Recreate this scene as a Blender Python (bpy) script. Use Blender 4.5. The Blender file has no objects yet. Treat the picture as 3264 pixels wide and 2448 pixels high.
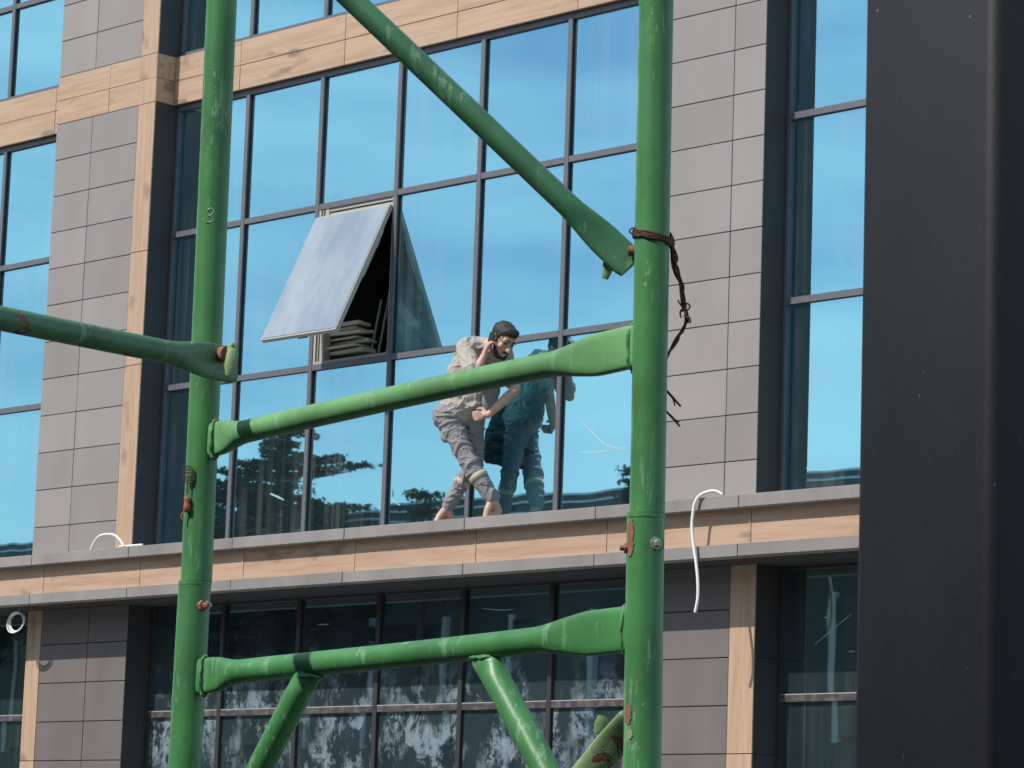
import bpy, bmesh, math, random
from mathutils import Vector, Matrix, Quaternion, noise
random.seed(7)
sc = bpy.context.scene
C = bpy.data.collections.new('place'); sc.collection.children.link(C)
PI = math.pi
# ------------------------------------------------------------------ camera
F, YAW, PIT, ROL = 10300.0, 0.79817, 0.15839, 0.03502
CAM = Vector((0, -18.5, 1.6))
_f = Vector((-math.sin(YAW)*math.cos(PIT), math.cos(YAW)*math.cos(PIT), math.sin(PIT)))
_r0 = Vector((math.cos(YAW), math.sin(YAW), 0)); _u0 = _r0.cross(_f)
RT = math.cos(ROL)*_r0 + math.sin(ROL)*_u0
UP = -math.sin(ROL)*_r0 + math.cos(ROL)*_u0
cd = bpy.data.cameras.new('camera'); cam = bpy.data.objects.new('camera', cd); C.objects.link(cam)
cam.matrix_world = Matrix(((RT.x, UP.x, -_f.x, CAM.x), (RT.y, UP.y, -_f.y, CAM.y), (RT.z, UP.z, -_f.z, CAM.z), (0, 0, 0, 1)))
cd.sensor_width = 36; cd.lens = 36*F/3264; cd.clip_start = 0.1; cd.clip_end = 2000
cd.dof.use_dof = True; cd.dof.focus_distance = 9.0; cd.dof.aperture_fstop = 70
sc.camera = cam
# ------------------------------------------------------------------ light
SUN = Vector((-0.30, -1.0, 1.10)).normalized()
w = bpy.data.worlds.new('World'); sc.world = w; w.use_nodes = True
nt = w.node_tree; nt.nodes.clear()
def wn(t, **k):
    n = nt.nodes.new(t)
    for a, b in k.items(): setattr(n, a, b)
    return n
sky = wn('ShaderNodeTexSky', sky_type='NISHITA', sun_disc=False)
sky.sun_elevation = math.asin(SUN.z); sky.sun_rotation = math.atan2(SUN.x, SUN.y) % (2*PI)
sky.air_density = 1.0; sky.dust_density = 0.5; sky.ozone_density = 1.8
tc = wn('ShaderNodeTexCoord'); mp = wn('ShaderNodeMapping'); mp.inputs['Scale'].default_value = (1.0, 1.0, 3.6)
mp.inputs['Rotation'].default_value = (0.0, 0.25, 0.3)
nz = wn('ShaderNodeTexNoise'); nz.inputs['Scale'].default_value = 5.0; nz.inputs['Detail'].default_value = 4; nz.inputs['Roughness'].default_value = .5
cr = wn('ShaderNodeValToRGB'); cr.color_ramp.elements[0].position = .38; cr.color_ramp.elements[1].position = .64
cr.color_ramp.elements[0].color = (0, 0, 0, 1); cr.color_ramp.elements[1].color = (.62, .62, .62, 1)
mx = wn('ShaderNodeMixRGB'); mx.inputs['Color2'].default_value = (9.0, 11.0, 11.6, 1)
bg = wn('ShaderNodeBackground'); bg.inputs['Strength'].default_value = 0.098; ow = wn('ShaderNodeOutputWorld')
L = nt.links.new
L(tc.outputs['Generated'], mp.inputs['Vector']); L(mp.outputs[0], nz.inputs['Vector']); L(nz.outputs['Fac'], cr.inputs[0])
L(cr.outputs[0], mx.inputs['Fac']); L(sky.outputs[0], mx.inputs['Color1']); L(mx.outputs[0], bg.inputs['Color']); L(bg.outputs[0], ow.inputs[0])
sl = bpy.data.lights.new('sun', 'SUN'); sl.energy = 3.9; sl.angle = math.radians(.53); sl.color = (1, .945, .875)
so = bpy.data.objects.new('sun', sl); C.objects.link(so); so.rotation_euler = SUN.to_track_quat('Z', 'Y').to_euler(); so.location = (0, -10, 30)
sc.view_settings.view_transform = 'Standard'; sc.view_settings.look = 'None'; sc.view_settings.gamma = 1
sc.view_settings.exposure = 0.15; sc.view_settings.use_curve_mapping = False
sc.cycles.max_bounces = 8

# ------------------------------------------------------------------ surveying: a sight line of the photograph meets a known plane
def ray(px, py):
    return (px-1632)/F*RT - (py-1224)/F*UP + _f
def on_y(px, py, y):
    d = ray(px, py); return CAM + d*((y-CAM.y)/d.y)
def on_x(px, py, x):
    d = ray(px, py); return CAM + d*((x-CAM.x)/d.x)
def at(px, py, dist):
    d = ray(px, py); return CAM + d*(dist/math.hypot(d.x, d.y))
S = 816/1659
TO = dict(T1=(0, 0), T2=(816, 0), T3=(1632, 0), T4=(2448, 0), T5=(0, 816), T6=(816, 816), T7=(1632, 816), T8=(2448, 816),
          B1=(0, 1632), B2=(816, 1632), B3=(1632, 1632), B4=(2448, 1632))
def N(t, x, y): return TO[t][0]+x*S, TO[t][1]+y*S

# ------------------------------------------------------------------ materials
class Mat:
    def __init__(s, name, rough=.6, metal=0, spec=None):
        s.m = bpy.data.materials.new(name); s.m.use_nodes = True; s.t = s.m.node_tree
        s.b = s.t.nodes['Principled BSDF']; s.b.inputs['Roughness'].default_value = rough; s.b.inputs['Metallic'].default_value = metal
        if spec is not None: s.b.inputs['Specular IOR Level'].default_value = spec
        s.tc = s.t.nodes.new('ShaderNodeTexCoord'); s.coord = s.tc.outputs['Object']
    def n(s, t, **k):
        n = s.t.nodes.new(t)
        for a, b in k.items(): setattr(n, a, b)
        return n
    def link(s, a, b): s.t.links.new(a, b)
    def geo(s): s.coord = s.n('ShaderNodeNewGeometry').outputs['Position']; return s
    def noise(s, scale=(1, 1, 1), freq=5, detail=4, rough=.55, dist=0):
        mp = s.n('ShaderNodeMapping'); mp.inputs['Scale'].default_value = scale; s.link(s.coord, mp.inputs['Vector'])
        z = s.n('ShaderNodeTexNoise'); z.inputs['Scale'].default_value = freq; z.inputs['Detail'].default_value = detail
        z.inputs['Roughness'].default_value = rough; z.inputs['Distortion'].default_value = dist
        s.link(mp.outputs[0], z.inputs['Vector']); return z.outputs['Fac']
    def ramp(s, fac, stops):
        r = s.n('ShaderNodeValToRGB'); e = r.color_ramp.elements
        while len(e) < len(stops): e.new(.5)
        for i, (p, c) in enumerate(stops):
            e[i].position = p; e[i].color = (c, c, c, 1) if not isinstance(c, tuple) else (*c, 1)
        s.link(fac, r.inputs[0]); return r.outputs[0]
    def mix(s, fac, a, b, mode='MIX'):
        m = s.n('ShaderNodeMixRGB', blend_type=mode)
        for k, v in (('Fac', fac), ('Color1', a), ('Color2', b)):
            if isinstance(v, tuple): m.inputs[k].default_value = (*v, 1)
            elif isinstance(v, (int, float)): m.inputs[k].default_value = v
            else: s.link(v, m.inputs[k])
        return m.outputs[0]
    def math(s, op, a, b=0.):
        m = s.n('ShaderNodeMath', operation=op)
        for i, v in enumerate((a, b)):
            if isinstance(v, (int, float)): m.inputs[i].default_value = v
            else: s.link(v, m.inputs[i])
        return m.outputs[0]
    def rnd(s): return s.n('ShaderNodeObjectInfo').outputs['Random']
    def col(s, c):
        if isinstance(c, tuple): s.b.inputs['Base Color'].default_value = (*c, 1)
        else: s.link(c, s.b.inputs['Base Color'])
        return s
    def bump(s, fac, strength=.3, dist=.01):
        b = s.n('ShaderNodeBump'); b.inputs['Strength'].default_value = strength; b.inputs['Distance'].default_value = dist
        s.link(fac, b.inputs['Height']); s.link(b.outputs[0], s.b.inputs['Normal']); return s

def tile_mat(name, base, var=.10, stain=.12):
    m = Mat(name, .62).geo()
    a = m.noise((1, 1, 1), 90, 3); b = m.noise((1, 1, .35), 2.2, 5)
    v = m.mix(m.ramp(m.rnd(), [(0, 1-var), (1, 1+var*.4)]), (0, 0, 0), base)
    v = m.mix(1.0, tuple(base), m.ramp(m.rnd(), [(0, 1-var), (1, 1.0)]), 'MULTIPLY')
    v = m.mix(1.0, v, m.ramp(a, [(.3, .9), (.7, 1.0)]), 'MULTIPLY')
    v = m.mix(1.0, v, m.ramp(b, [(.3, 1-stain), (.7, 1.0)]), 'MULTIPLY')
    m.col(v).bump(a, .12, .003); return m.m
M = {}
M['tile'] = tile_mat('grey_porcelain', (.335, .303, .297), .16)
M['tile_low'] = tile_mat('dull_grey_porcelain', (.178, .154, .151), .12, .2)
M['cap'] = tile_mat('pale_grey_stone', (.325, .30, .285), .12, .3)
M['dark_tile'] = tile_mat('anthracite_porcelain', (.052, .047, .052), .12)
M['joint'] = Mat('joint_shadow_gap', .9).col((.06, .055, .055)).m
def wood_mat(name, vertical, base=(.50, .345, .24)):
    m = Mat(name, .55).geo()
    sc_ = (3.2, 3, .22) if vertical else (.22, 3, 3.6)
    off = m.n('ShaderNodeVectorMath', operation='ADD'); cmb = m.n('ShaderNodeCombineXYZ')
    r = m.math('MULTIPLY', m.rnd(), 37.); m.link(r, cmb.inputs[0]); m.link(r, cmb.inputs[2])
    m.link(m.coord, off.inputs[0]); m.link(cmb.outputs[0], off.inputs[1]); m.coord = off.outputs[0]
    g = m.noise(sc_, 5.5, 7, .62, .35); g2 = m.noise(tuple(k*2.2 for k in sc_), 9, 5, .6, .15)
    kn = m.noise((1, 1, .6) if vertical else (.6, 1, 1.6), 3.1, 2, .4)
    d = (base[0]*.80, base[1]*.75, base[2]*.71)
    c = m.mix(m.ramp(g, [(.32, 0.), (.6, 1.)]), d, base)
    c = m.mix(m.ramp(g2, [(.62, 0.), (.74, .32)]), c, (base[0]*.6, base[1]*.5, base[2]*.42))
    c = m.mix(m.ramp(g2, [(.26, .6), (.36, 0.)]), c, (base[0]*1.15, base[1]*1.22, base[2]*1.3))
    c = m.mix(m.ramp(kn, [(.63, 0.), (.70, .7)]), c, (base[0]*.33, base[1]*.36, base[2]*.36))
    m.col(c).bump(g, .15, .004); return m.m
M['wood'] = wood_mat('wood_grain_panel', False); M['wood_v'] = wood_mat('upright_wood_grain_panel', True)
m = Mat('anthracite_aluminium', .42).geo(); a = m.noise((1, 1, 1), 30, 3)
m.col(m.mix(m.ramp(a, [(.35, 0.), (.7, 1.)]), (.115, .115, .135), (.15, .148, .165))); M['alu'] = m.m
m = Mat('dusty_brown_aluminium', .6).geo(); a = m.noise((1, 1, 1), 12, 5)
m.col(m.mix(m.ramp(a, [(.45, 0.), (.72, 1.)]), (.05, .045, .048), (.16, .135, .125))); M['alu_dusty'] = m.m
M['alu_dark'] = Mat('dark_shopfront_aluminium', .5).col((.035, .033, .036)).m
M['alu_top'] = Mat('pale_transom_lip', .8).col((.36, .36, .36)).m
M['soffit'] = Mat('dark_soffit_board', .8).col((.04, .04, .042)).m
M['gasket'] = Mat('black_rubber_gasket', .7).col((.012, .013, .018)).m
M['pale_frame'] = Mat('unpainted_pale_frame', .6).col((.40, .385, .355)).m

def glass(name, tint, dust, dustcol, rough=.012, streak=None, even=.35, body=(.005, .011, .013)):
    """tinted mirror glass: coloured reflection over a nearly black body, with dust on it"""
    m = Mat(name, .5).geo(); t = m.t; t.nodes.remove(m.b); out = t.nodes['Material Output']
    gl = m.n('ShaderNodeBsdfGlossy'); gl.inputs['Color'].default_value = (*tint, 1); gl.inputs['Roughness'].default_value = rough
    df = m.n('ShaderNodeBsdfDiffuse'); df.inputs['Color'].default_value = (*body, 1)
    ad = m.n('ShaderNodeAddShader'); m.link(gl.outputs[0], ad.inputs[0]); m.link(df.outputs[0], ad.inputs[1])
    du = m.n('ShaderNodeBsdfDiffuse'); du.inputs['Color'].default_value = (*dustcol, 1)
    mxs = m.n('ShaderNodeMixShader'); true_co = m.coord
    off = m.n('ShaderNodeVectorMath', operation='ADD'); cmb = m.n('ShaderNodeCombineXYZ'); rn = m.rnd(); r_ = m.math('MULTIPLY', rn, 53.); m.link(r_, cmb.inputs[0]); m.link(r_, cmb.inputs[2])
    m.link(m.coord, off.inputs[0]); m.link(cmb.outputs[0], off.inputs[1]); m.coord = off.outputs[0]
    s1 = m.noise((1.2, 1, .22), 2.6, 5, .6)
    f = m.ramp(s1, [(.35, dust*even), (.75, dust)])
    if even < .5 and not streak:
        cu = m.math('MULTIPLY', m.ramp(m.noise((5, 1, .06), 2.2, 4, .6), [(.45, 0.), (.62, .08)]), m.ramp(m.noise((.8, 1, .5), 1.4, 2), [(.42, 0.), (.62, 1.)])); f = m.math('ADD', f, cu)
    if streak:  # pale broken reflections painted on as diffuse blotches
        s2 = m.noise((1.7, 1, 1.2), streak[0]*1.5, 12, .78, .25); s3 = m.noise((1.5, 1, .9), 1.3, 6, .6)
        k = m.math('MULTIPLY', m.ramp(s2, [(.475, 0.), (.53, .65), (.70, 1.)]), m.ramp(s3, [(.38, 0.), (.56, streak[1])]))
        sx = m.n('ShaderNodeSeparateXYZ'); m.link(true_co, sx.inputs[0])
        hz_ = m.ramp(m.math('MULTIPLY', sx.outputs[2], .2), [(.30, .2), (.50, .9), (.64, 1.), (.70, .55), (.76, 0.)])
        k = m.math('MULTIPLY', k, hz_)
        f = m.math('MAXIMUM', f, k)
    # a slow ripple of the pane
    rp = m.noise((1, 1, .6), 1.3, 2, .4); bp = m.n('ShaderNodeBump'); bp.inputs['Strength'].default_value = .25; bp.inputs['Distance'].default_value = .004
    m.link(rp, bp.inputs['Height']); m.link(bp.outputs[0], gl.inputs['Normal'])
    m.link(f, mxs.inputs[0]); m.link(ad.outputs[0], mxs.inputs[1]); m.link(du.outputs[0], mxs.inputs[2]); m.link(mxs.outputs[0], out.inputs[0])
    return m.m
M['glass'] = glass('blue_mirror_glass', (.325, .63, .735), .014, (.45, .5, .5))
M['glass_low'] = glass('dirty_shopfront_glass', (.24, .36, .36), .05, (.30, .34, .34))
M['glass_painted_reflect'] = glass('reflection_painted_glass', (.24, .36, .38), .07, (.38, .48, .56), streak=(1.7, .72))  # blotch colour stands in for broken reflections in the ground-floor panes
M['glass_sash'] = glass('dusty_sash_glass', (.60, .70, .76), .62, (.50, .545, .575), rough=.10, even=.55)

def metal_green(name, base=(.064, .235, .078), chips=.45, rust=.5, tone=1.):
    m = Mat(name, .40)
    base = tuple(k*tone for k in base)
    big = m.noise((1, 1, 1), 9, 4); lng = m.noise((1, 1, .16), 46, 6, .7); fine = m.noise((1, 1, 1), 160, 3)
    zone = m.noise((1, 1, .45), 7, 3); rz = m.noise((1, 1, .6), 17, 5, .65, .3); rs = m.noise((1, 1, .8), 62, 4, .7); rm_ = m.noise((1, 1, 1), 4.1, 2)
    chp = m.noise((1, 1, .5), 30, 7, .75, .4)
    c = m.mix(m.ramp(big, [(.3, 0.), (.7, 1.)]), tuple(k*.70 for k in base), tuple(k*1.15 for k in base))
    ch = m.math('MULTIPLY', m.ramp(lng, [(.555, 0.), (.585, 1.)]), m.ramp(zone, [(.46, 0.), (.56, chips)]))
    gn = m.n('ShaderNodeNewGeometry'); dt = m.n('ShaderNodeVectorMath', operation='DOT_PRODUCT'); m.link(gn.outputs['Normal'], dt.inputs[0]); dt.inputs[1].default_value = (-.94, -.34, 0)
    wea = m.math('MULTIPLY', m.ramp(dt.outputs['Value'], [(.62, 0.), (.8, min(1., chips*1.5))]), m.ramp(m.noise((1, 1, .3), 55, 6, .75), [(.51, 0.), (.54, 1.)])); wea = m.math('MULTIPLY', wea, m.ramp(rm_, [(.35, .1), (.55, 1.)])); ch = m.math('MAXIMUM', ch, wea)
    ch2 = m.math('MULTIPLY', m.ramp(chp, [(.63, 0.), (.645, 1.)]), min(1., chips*1.2)); ch = m.math('MAXIMUM', ch, ch2)
    c = m.mix(ch, c, (.27*tone, .48*tone, .30*tone))
    sp = m.math('MULTIPLY', m.ramp(rs, [(.63, 0.), (.66, 1.)]), m.ramp(rm_, [(.42, 0.), (.56, rust)]))
    c = m.mix(sp, c, (.06, .045, .03))
    rr = m.math('MULTIPLY', m.ramp(rz, [(.68-.07*rust, 0.), (.695-.07*rust, 1.)]), m.ramp(rm_, [(.40, 0.), (.52, 1.)]))
    if rust < .3: rr = m.math('MULTIPLY', rr, 0.)
    c = m.mix(rr, c, m.mix(m.ramp(rs, [(.4, 0.), (.6, 1.)]), (.13, .06, .035), (.27, .13, .08)))
    m.col(c); m.link(m.ramp(rr, [(0, .42), (1, .85)]), m.b.inputs['Roughness'])
    h = m.math('SUBTRACT', m.math('MULTIPLY', big, .6), m.math('ADD', ch, rr)); m.bump(m.math('ADD', h, m.math('MULTIPLY', fine, .15)), .5, .0022)
    return m.m
M['green'] = metal_green('chipped_green_paint', rust=.25)
M['green_rail'] = metal_green('worn_light_green_paint', (.145, .35, .14), .4, .2)
M['green_brace'] = metal_green('shaded_green_paint', (.045, .165, .08), .25, .45)  # darkened green: the top brace's shade is put into its colour
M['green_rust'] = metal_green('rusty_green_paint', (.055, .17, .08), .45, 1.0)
M['green_pale'] = metal_green('bleached_rusty_green_paint', (.24, .33, .17), .4, 1.3)
M['olive'] = metal_green('olive_zinc_paint', (.22, .34, .15), .5, .6)
m = Mat('rust', .85); a = m.noise((1, 1, 1), 60, 4); m.col(m.mix(a, (.12, .045, .025), (.42, .2, .12))).bump(a, .5, .002); M['rust'] = m.m
m = Mat('pale_galvanised_nut', .5, .3); a = m.noise((1, 1, 1), 60, 4); m.col(m.mix(a, (.25, .32, .24), (.42, .46, .38))); M['nut'] = m.m
m = Mat('rusty_binding_wire', .8); a = m.noise((1, 1, 1), 40, 3); m.col(m.mix(a, (.03, .015, .012), (.16, .065, .045))); M['wire'] = m.m
M['pipe'] = Mat('white_plastic_conduit', .45).col((.80, .80, .79)).m
M['red'] = Mat('faded_red_plastic', .6).col((.36, .10, .06)).m
m = Mat('charcoal_steel', .64); a = m.noise((1, 1, 1), 350, 2); b = m.noise((1, 1, .5), 13, 7, .7); f = m.noise((1, 1, 1), 75, 2)
c = m.mix(m.ramp(b, [(.3, 0.), (.7, 1.)]), (.0042, .0053, .0092), (.0085, .010, .0155)); c = m.mix(m.ramp(a, [(.5, 0.), (.75, .25)]), c, (.025, .026, .032))
c = m.mix(m.ramp(f, [(.76, 0.), (.78, .5)]), c, (.2, .2, .22)); m.col(c).bump(a, .12, .001); M['column'] = m.m
m = Mat('dark_interior', .9).geo(); a = m.noise((1, 1, 1), 3, 4); m.col(m.mix(a, (.10, .085, .07), (.24, .21, .18))); M['room'] = m.m
m = Mat('rough_timber', .8); a = m.noise((1, 4, 8), 8, 4); m.col(m.mix(a, (.5, .43, .32), (.85, .78, .64))); M['timber'] = m.m
m = Mat('asphalt', .9).geo(); a = m.noise((1, 1, 1), 40, 4); m.col(m.mix(a, (.04, .04, .042), (.07, .07, .07))); M['asphalt'] = m.m
m = Mat('concrete_paving', .85).geo(); a = m.noise((1, 1, 1), 8, 5); m.col(m.mix(a, (.22, .21, .2), (.34, .33, .31))); M['paving'] = m.m
m = Mat('blue_grey_siding', .6).geo(); a = m.noise((.3, .3, 2), 4, 4); m.col(m.mix(a, (.045, .06, .065), (.09, .105, .11))); M['siding'] = m.m
M['trim'] = Mat('white_siding_trim', .5).col((.8, .82, .84)).m
M['far_glass'] = Mat('dark_far_window', .12).col((.02, .03, .035)).m
m = Mat('conifer_needles', .7).geo(); a = m.noise((1, 1, 1), 3, 3); m.col(m.mix(a, (.018, .036, .022), (.04, .065, .034))); M['leaf'] = m.m
m = Mat('bark', .9).geo(); a = m.noise((4, 4, 1), 6, 4); m.col(m.mix(a, (.05, .035, .025), (.14, .10, .07))); M['bark'] = m.m

# ------------------------------------------------------------------ mesh helpers
def link(name, bm, mat, parent=None, smooth=False):
    me = bpy.data.meshes.new(name); bm.normal_update(); bm.to_mesh(me); bm.free()
    if smooth:
        for p in me.polygons: p.use_smooth = True
        me.set_sharp_from_angle(angle=math.radians(48))
    for k in (mat if isinstance(mat, list) else [mat]): me.materials.append(k)
    o = bpy.data.objects.new(name, me); C.objects.link(o)
    if parent: o.parent = parent
    return o
def empty(name, loc):
    o = bpy.data.objects.new(name, None); C.objects.link(o); o.location = loc; o.empty_display_size = .1; return o
def tag(o, label=None, cat=None, group=None, kind=None):
    for k, v in (('label', label), ('category', cat), ('group', group), ('kind', kind)):
        if v: o[k] = v
    return o
def box(bm, x0, x1, y0, y1, z0, z1, mi=0):
    v = [bm.verts.new(p) for p in ((x0, y0, z0), (x1, y0, z0), (x1, y1, z0), (x0, y1, z0), (x0, y0, z1), (x1, y0, z1), (x1, y1, z1), (x0, y1, z1))]
    for f in ((0, 3, 2, 1), (4, 5, 6, 7), (0, 1, 5, 4), (1, 2, 6, 5), (2, 3, 7, 6), (3, 0, 4, 7)):
        bm.faces.new([v[i] for i in f]).material_index = mi
    return v
_cache = {}
def slab(name, x0, x1, y0, y1, z0, z1, mat, parent=None, bevel=0.):
    """a box with its own origin at its centre; alike boxes share mesh data"""
    d = tuple(round(k, 4) for k in (x1-x0, y1-y0, z1-z0)); key = (name, d, mat.name, bevel)
    if key not in _cache:
        bm = bmesh.new(); box(bm, -d[0]/2, d[0]/2, -d[1]/2, d[1]/2, -d[2]/2, d[2]/2)
        if bevel: bmesh.ops.bevel(bm, geom=bm.edges[:], offset=bevel, segments=1, affect='EDGES')
        me = bpy.data.meshes.new(name); bm.normal_update(); bm.to_mesh(me); bm.free(); me.materials.append(mat); _cache[key] = me
    o = bpy.data.objects.new(name, _cache[key]); C.objects.link(o); o.location = ((x0+x1)/2, (y0+y1)/2, (z0+z1)/2)
    if parent: o.parent = parent; o.location -= parent.location
    return o
def loft(bm, pts, spec, ndir, seg=24, caps=True, mi=0):
    """sweep a superellipse (half width hw, half thickness hn, squareness q) through points"""
    rings = []
    for i, p in enumerate(pts):
        p = Vector(p); a = (Vector(pts[min(i+1, len(pts)-1)])-Vector(pts[max(i-1, 0)])).normalized()
        n = (Vector(ndir)-a*a.dot(Vector(ndir))).normalized(); wv = a.cross(n)
        s = spec[i]; hw, hn = s[0], s[1]; q = s[2] if len(s) > 2 else 1.
        ring = []
        for k in range(seg):
            t = 2*PI*k/seg; c, s_ = math.cos(t), math.sin(t)
            cc = math.copysign(abs(c)**q, c); ss = math.copysign(abs(s_)**q, s_)
            ring.append(bm.verts.new(p+wv*hw*cc+n*hn*ss))
        rings.append(ring)
    for a, b in zip(rings, rings[1:]):
        for k in range(seg):
            bm.faces.new((a[k], a[(k+1) % seg], b[(k+1) % seg], b[k])).material_index = mi
    if caps: bm.faces.new(rings[0][::-1]); bm.faces.new(rings[-1])
    return rings
def dense(pts, spec, per=6):
    P, Q = [], []
    for i in range(len(pts)-1):
        for k in range(per):
            t = k/per; t2 = t*t*(3-2*t)
            P.append(Vector(pts[i]).lerp(Vector(pts[i+1]), t))
            a, b = spec[i], spec[i+1]; a = tuple(a)+(1.,)*(3-len(a)); b = tuple(b)+(1.,)*(3-len(b))
            Q.append(tuple(x+(y-x)*t2 for x, y in zip(a, b)))
    P.append(Vector(pts[-1])); Q.append(tuple(spec[-1])+(1.,)*(3-len(spec[-1]))); return P, Q
def catmull(pts, per=6):
    pts = [Vector(p) for p in pts]; out = []
    for i in range(len(pts)-1):
        p0 = pts[max(i-1, 0)]; p1 = pts[i]; p2 = pts[i+1]; p3 = pts[min(i+2, len(pts)-1)]
        for k in range(per):
            t = k/per
            out.append(.5*((2*p1)+(p2-p0)*t+(2*p0-5*p1+4*p2-p3)*t*t+(3*p1-p0-3*p2+p3)*t**3))
    out.append(pts[-1]); return out
def tube(bm, pts, r, seg=8, mi=0):
    loft(bm, pts, [(r, r)]*len(pts), (.31, .22, .93), seg, True, mi)
def local(o, loc):
    """move a mesh's origin to loc without moving the mesh"""
    loc = Vector(loc); o.data.transform(Matrix.Translation(-loc)); o.location = loc - (o.parent.location if o.parent else Vector()); return o

# ================================================================== THE SETTING
bm = bmesh.new(); box(bm, -500, 500, -500, 500, -.5, 0); tag(link('ground', bm, M['asphalt']), kind='structure')
bm = bmesh.new(); box(bm, -60, 30, -7, .9, .004, .13); tag(link('pavement', bm, M['paving']), kind='structure')

# ================================================================== THE BUILDING
B = tag(empty('office_building', (-20, 0, 0)), 'grey tiled office building with wood-look bands and blue mirror windows', 'building')
G = .0038                                   # half a joint
XL0, XLJ, XL1, XLS = -25.56, -24.977, -24.25, -23.99
XR0, XRJ, XR1 = -17.60, -16.59, -16.26
YG = .30                                    # glass plane
def tile(x0, x1, z0, z1, mat='tile', y0=0., th=.03, name='wall_tile', g=G):
    j = random.uniform(-.0015, .0015)
    return slab(name, x0+g, x1-g, y0+j, y0+th+j, z0+g, z1-g, M[mat], B, .002)
rows = [4.672]+[5.006+.3650*k for k in range(12)]      # upper tile joints, top 9.021
rows_up = [9.502+.3665*k for k in range(7)]
rows_low = [.0, .18, .55, .92, 1.288, 1.656, 2.023, 2.39, 2.757, 3.124, 3.492, 3.860, 4.228]
# cores behind the tiles (dark joints show them)
slab('wall_core', XL0+.002, XLS-.003, .022, 1.2, 0, 12, M['joint'], B)
slab('wall_core', XR0+.002, XR1-.003, .022, 1.2, 0, 12, M['joint'], B)
slab('wall_core', -33.2, -31.9, .022, 1.2, 0, 12, M['joint'], B); slab('wall_core', -8.8, -7.5, .022, 1.2, 0, 12, M['joint'], B)
for rr in (rows, rows_up):
    for a, b in zip(rr, rr[1:]):
        for x0, x1 in ((XL0, XLJ), (XLJ, XL1), (XR0, -17.33), (-17.33, XRJ), (XRJ, XR1)): tile(x0, x1, a, b)
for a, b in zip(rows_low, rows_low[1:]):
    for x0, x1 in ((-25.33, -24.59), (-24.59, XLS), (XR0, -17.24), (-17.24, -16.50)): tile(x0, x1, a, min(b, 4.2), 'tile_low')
# upright wood strips
for z0, z1 in ((4.672, 6.474), (6.474, 7.57), (7.57, 9.021), (9.502, 10.95), (10.95, 12)): tile(XL1, XLS, z0, z1, 'wood_v', -.004, .03, 'wood_panel', .003)
for x0, x1 in ((XL0, -25.33), (-16.50, XR1+.02)):
    for z0, z1 in ((.02, 1.3), (1.3, 2.757), (2.757, 4.2)): tile(x0, x1, z0, z1, 'wood_v', -.004, .03, 'wood_panel', .003)
# returns (reveals) of the piers, facing +x and -x, in anthracite tile
def ret(x, z0, z1, mat='dark_tile', side=1, y1=.30, name='reveal_tile'):
    a, b = (x-.022, x-.002) if side > 0 else (x+.002, x+.022)
    return slab(name, a, b, .008, y1, z0+.003, z1-.003, M[mat], B)
zz = [4.672, 5.006, 6.474, 7.57, 8.30, 9.021]
for a, b in zip(zz, zz[1:]):
    ret(XLS, a, b); ret(XR0, a, b, side=-1); ret(XL0, a, b, side=-1)
for a, b in zip([4.672, 5.006, 5.742, 6.482, 7.219, 7.942, 8.70, 9.04], [5.006, 5.742, 6.482, 7.219, 7.942, 8.70, 9.04, 9.502]): ret(XR1, a, b)
for a, b in ((9.502, 10.6), (10.6, 12)): ret(XLS, a, b); ret(XR1, a, b); ret(XR0, a, b, side=-1); ret(XL0, a, b, side=-1)
ret(XLS, 9.024, 9.26, 'wood', 1, .222, 'wood_panel'); ret(XLS, 9.26, 9.499, 'wood', 1, .222, 'wood_panel')
for a, b in ((.0, 1.3), (1.3, 2.757), (2.757, 3.492), (3.492, 4.2)):
    ret(XLS, a, b); ret(XR1+.02, a, b); ret(XR0, a, b, side=-1); ret(XL0, a, b, side=-1)
# wood band between the storeys: flush on the piers, set back over the windows
for z0, z1 in ((9.021, 9.261), (9.261, 9.502)):
    for x0, x1 in ((XL0, XLJ+.25), (XLJ+.25, XL1)): tile(x0, x1, z0, z1, 'wood', -.002, .03, 'wood_panel', .0022)
    tile(XL1, XLS, z0, z1, 'wood_v', -.004, .03, 'wood_panel', .001)
    for xs in ([-32.0, -30.4, -28.9, -27.4, -25.90, XL0], [XLS, -23.01, -21.53, -20.05, -18.57, XR0], [XR1, -14.8, -13.3, -11.8, -10.3, -8.8]):
        for x0, x1 in zip(xs, xs[1:]): tile(x0, x1, z0, z1, 'wood', .22, .03, 'wood_panel', .0028)
for x0, x1 in ((-31.9, XL0), (XLS, XR0), (XR1, -8.8)):
    slab('band_core', x0, x1, .252, .9, 9.022, 9.50, M['joint'], B)
# the right pier carries its tiles straight through the band
for a, b in ((9.021, 9.26), (9.26, 9.502)):
    for x0, x1 in ((XR0, -17.33), (-17.33, XRJ), (XRJ, XR1)): tile(x0, x1, a, b)
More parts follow.
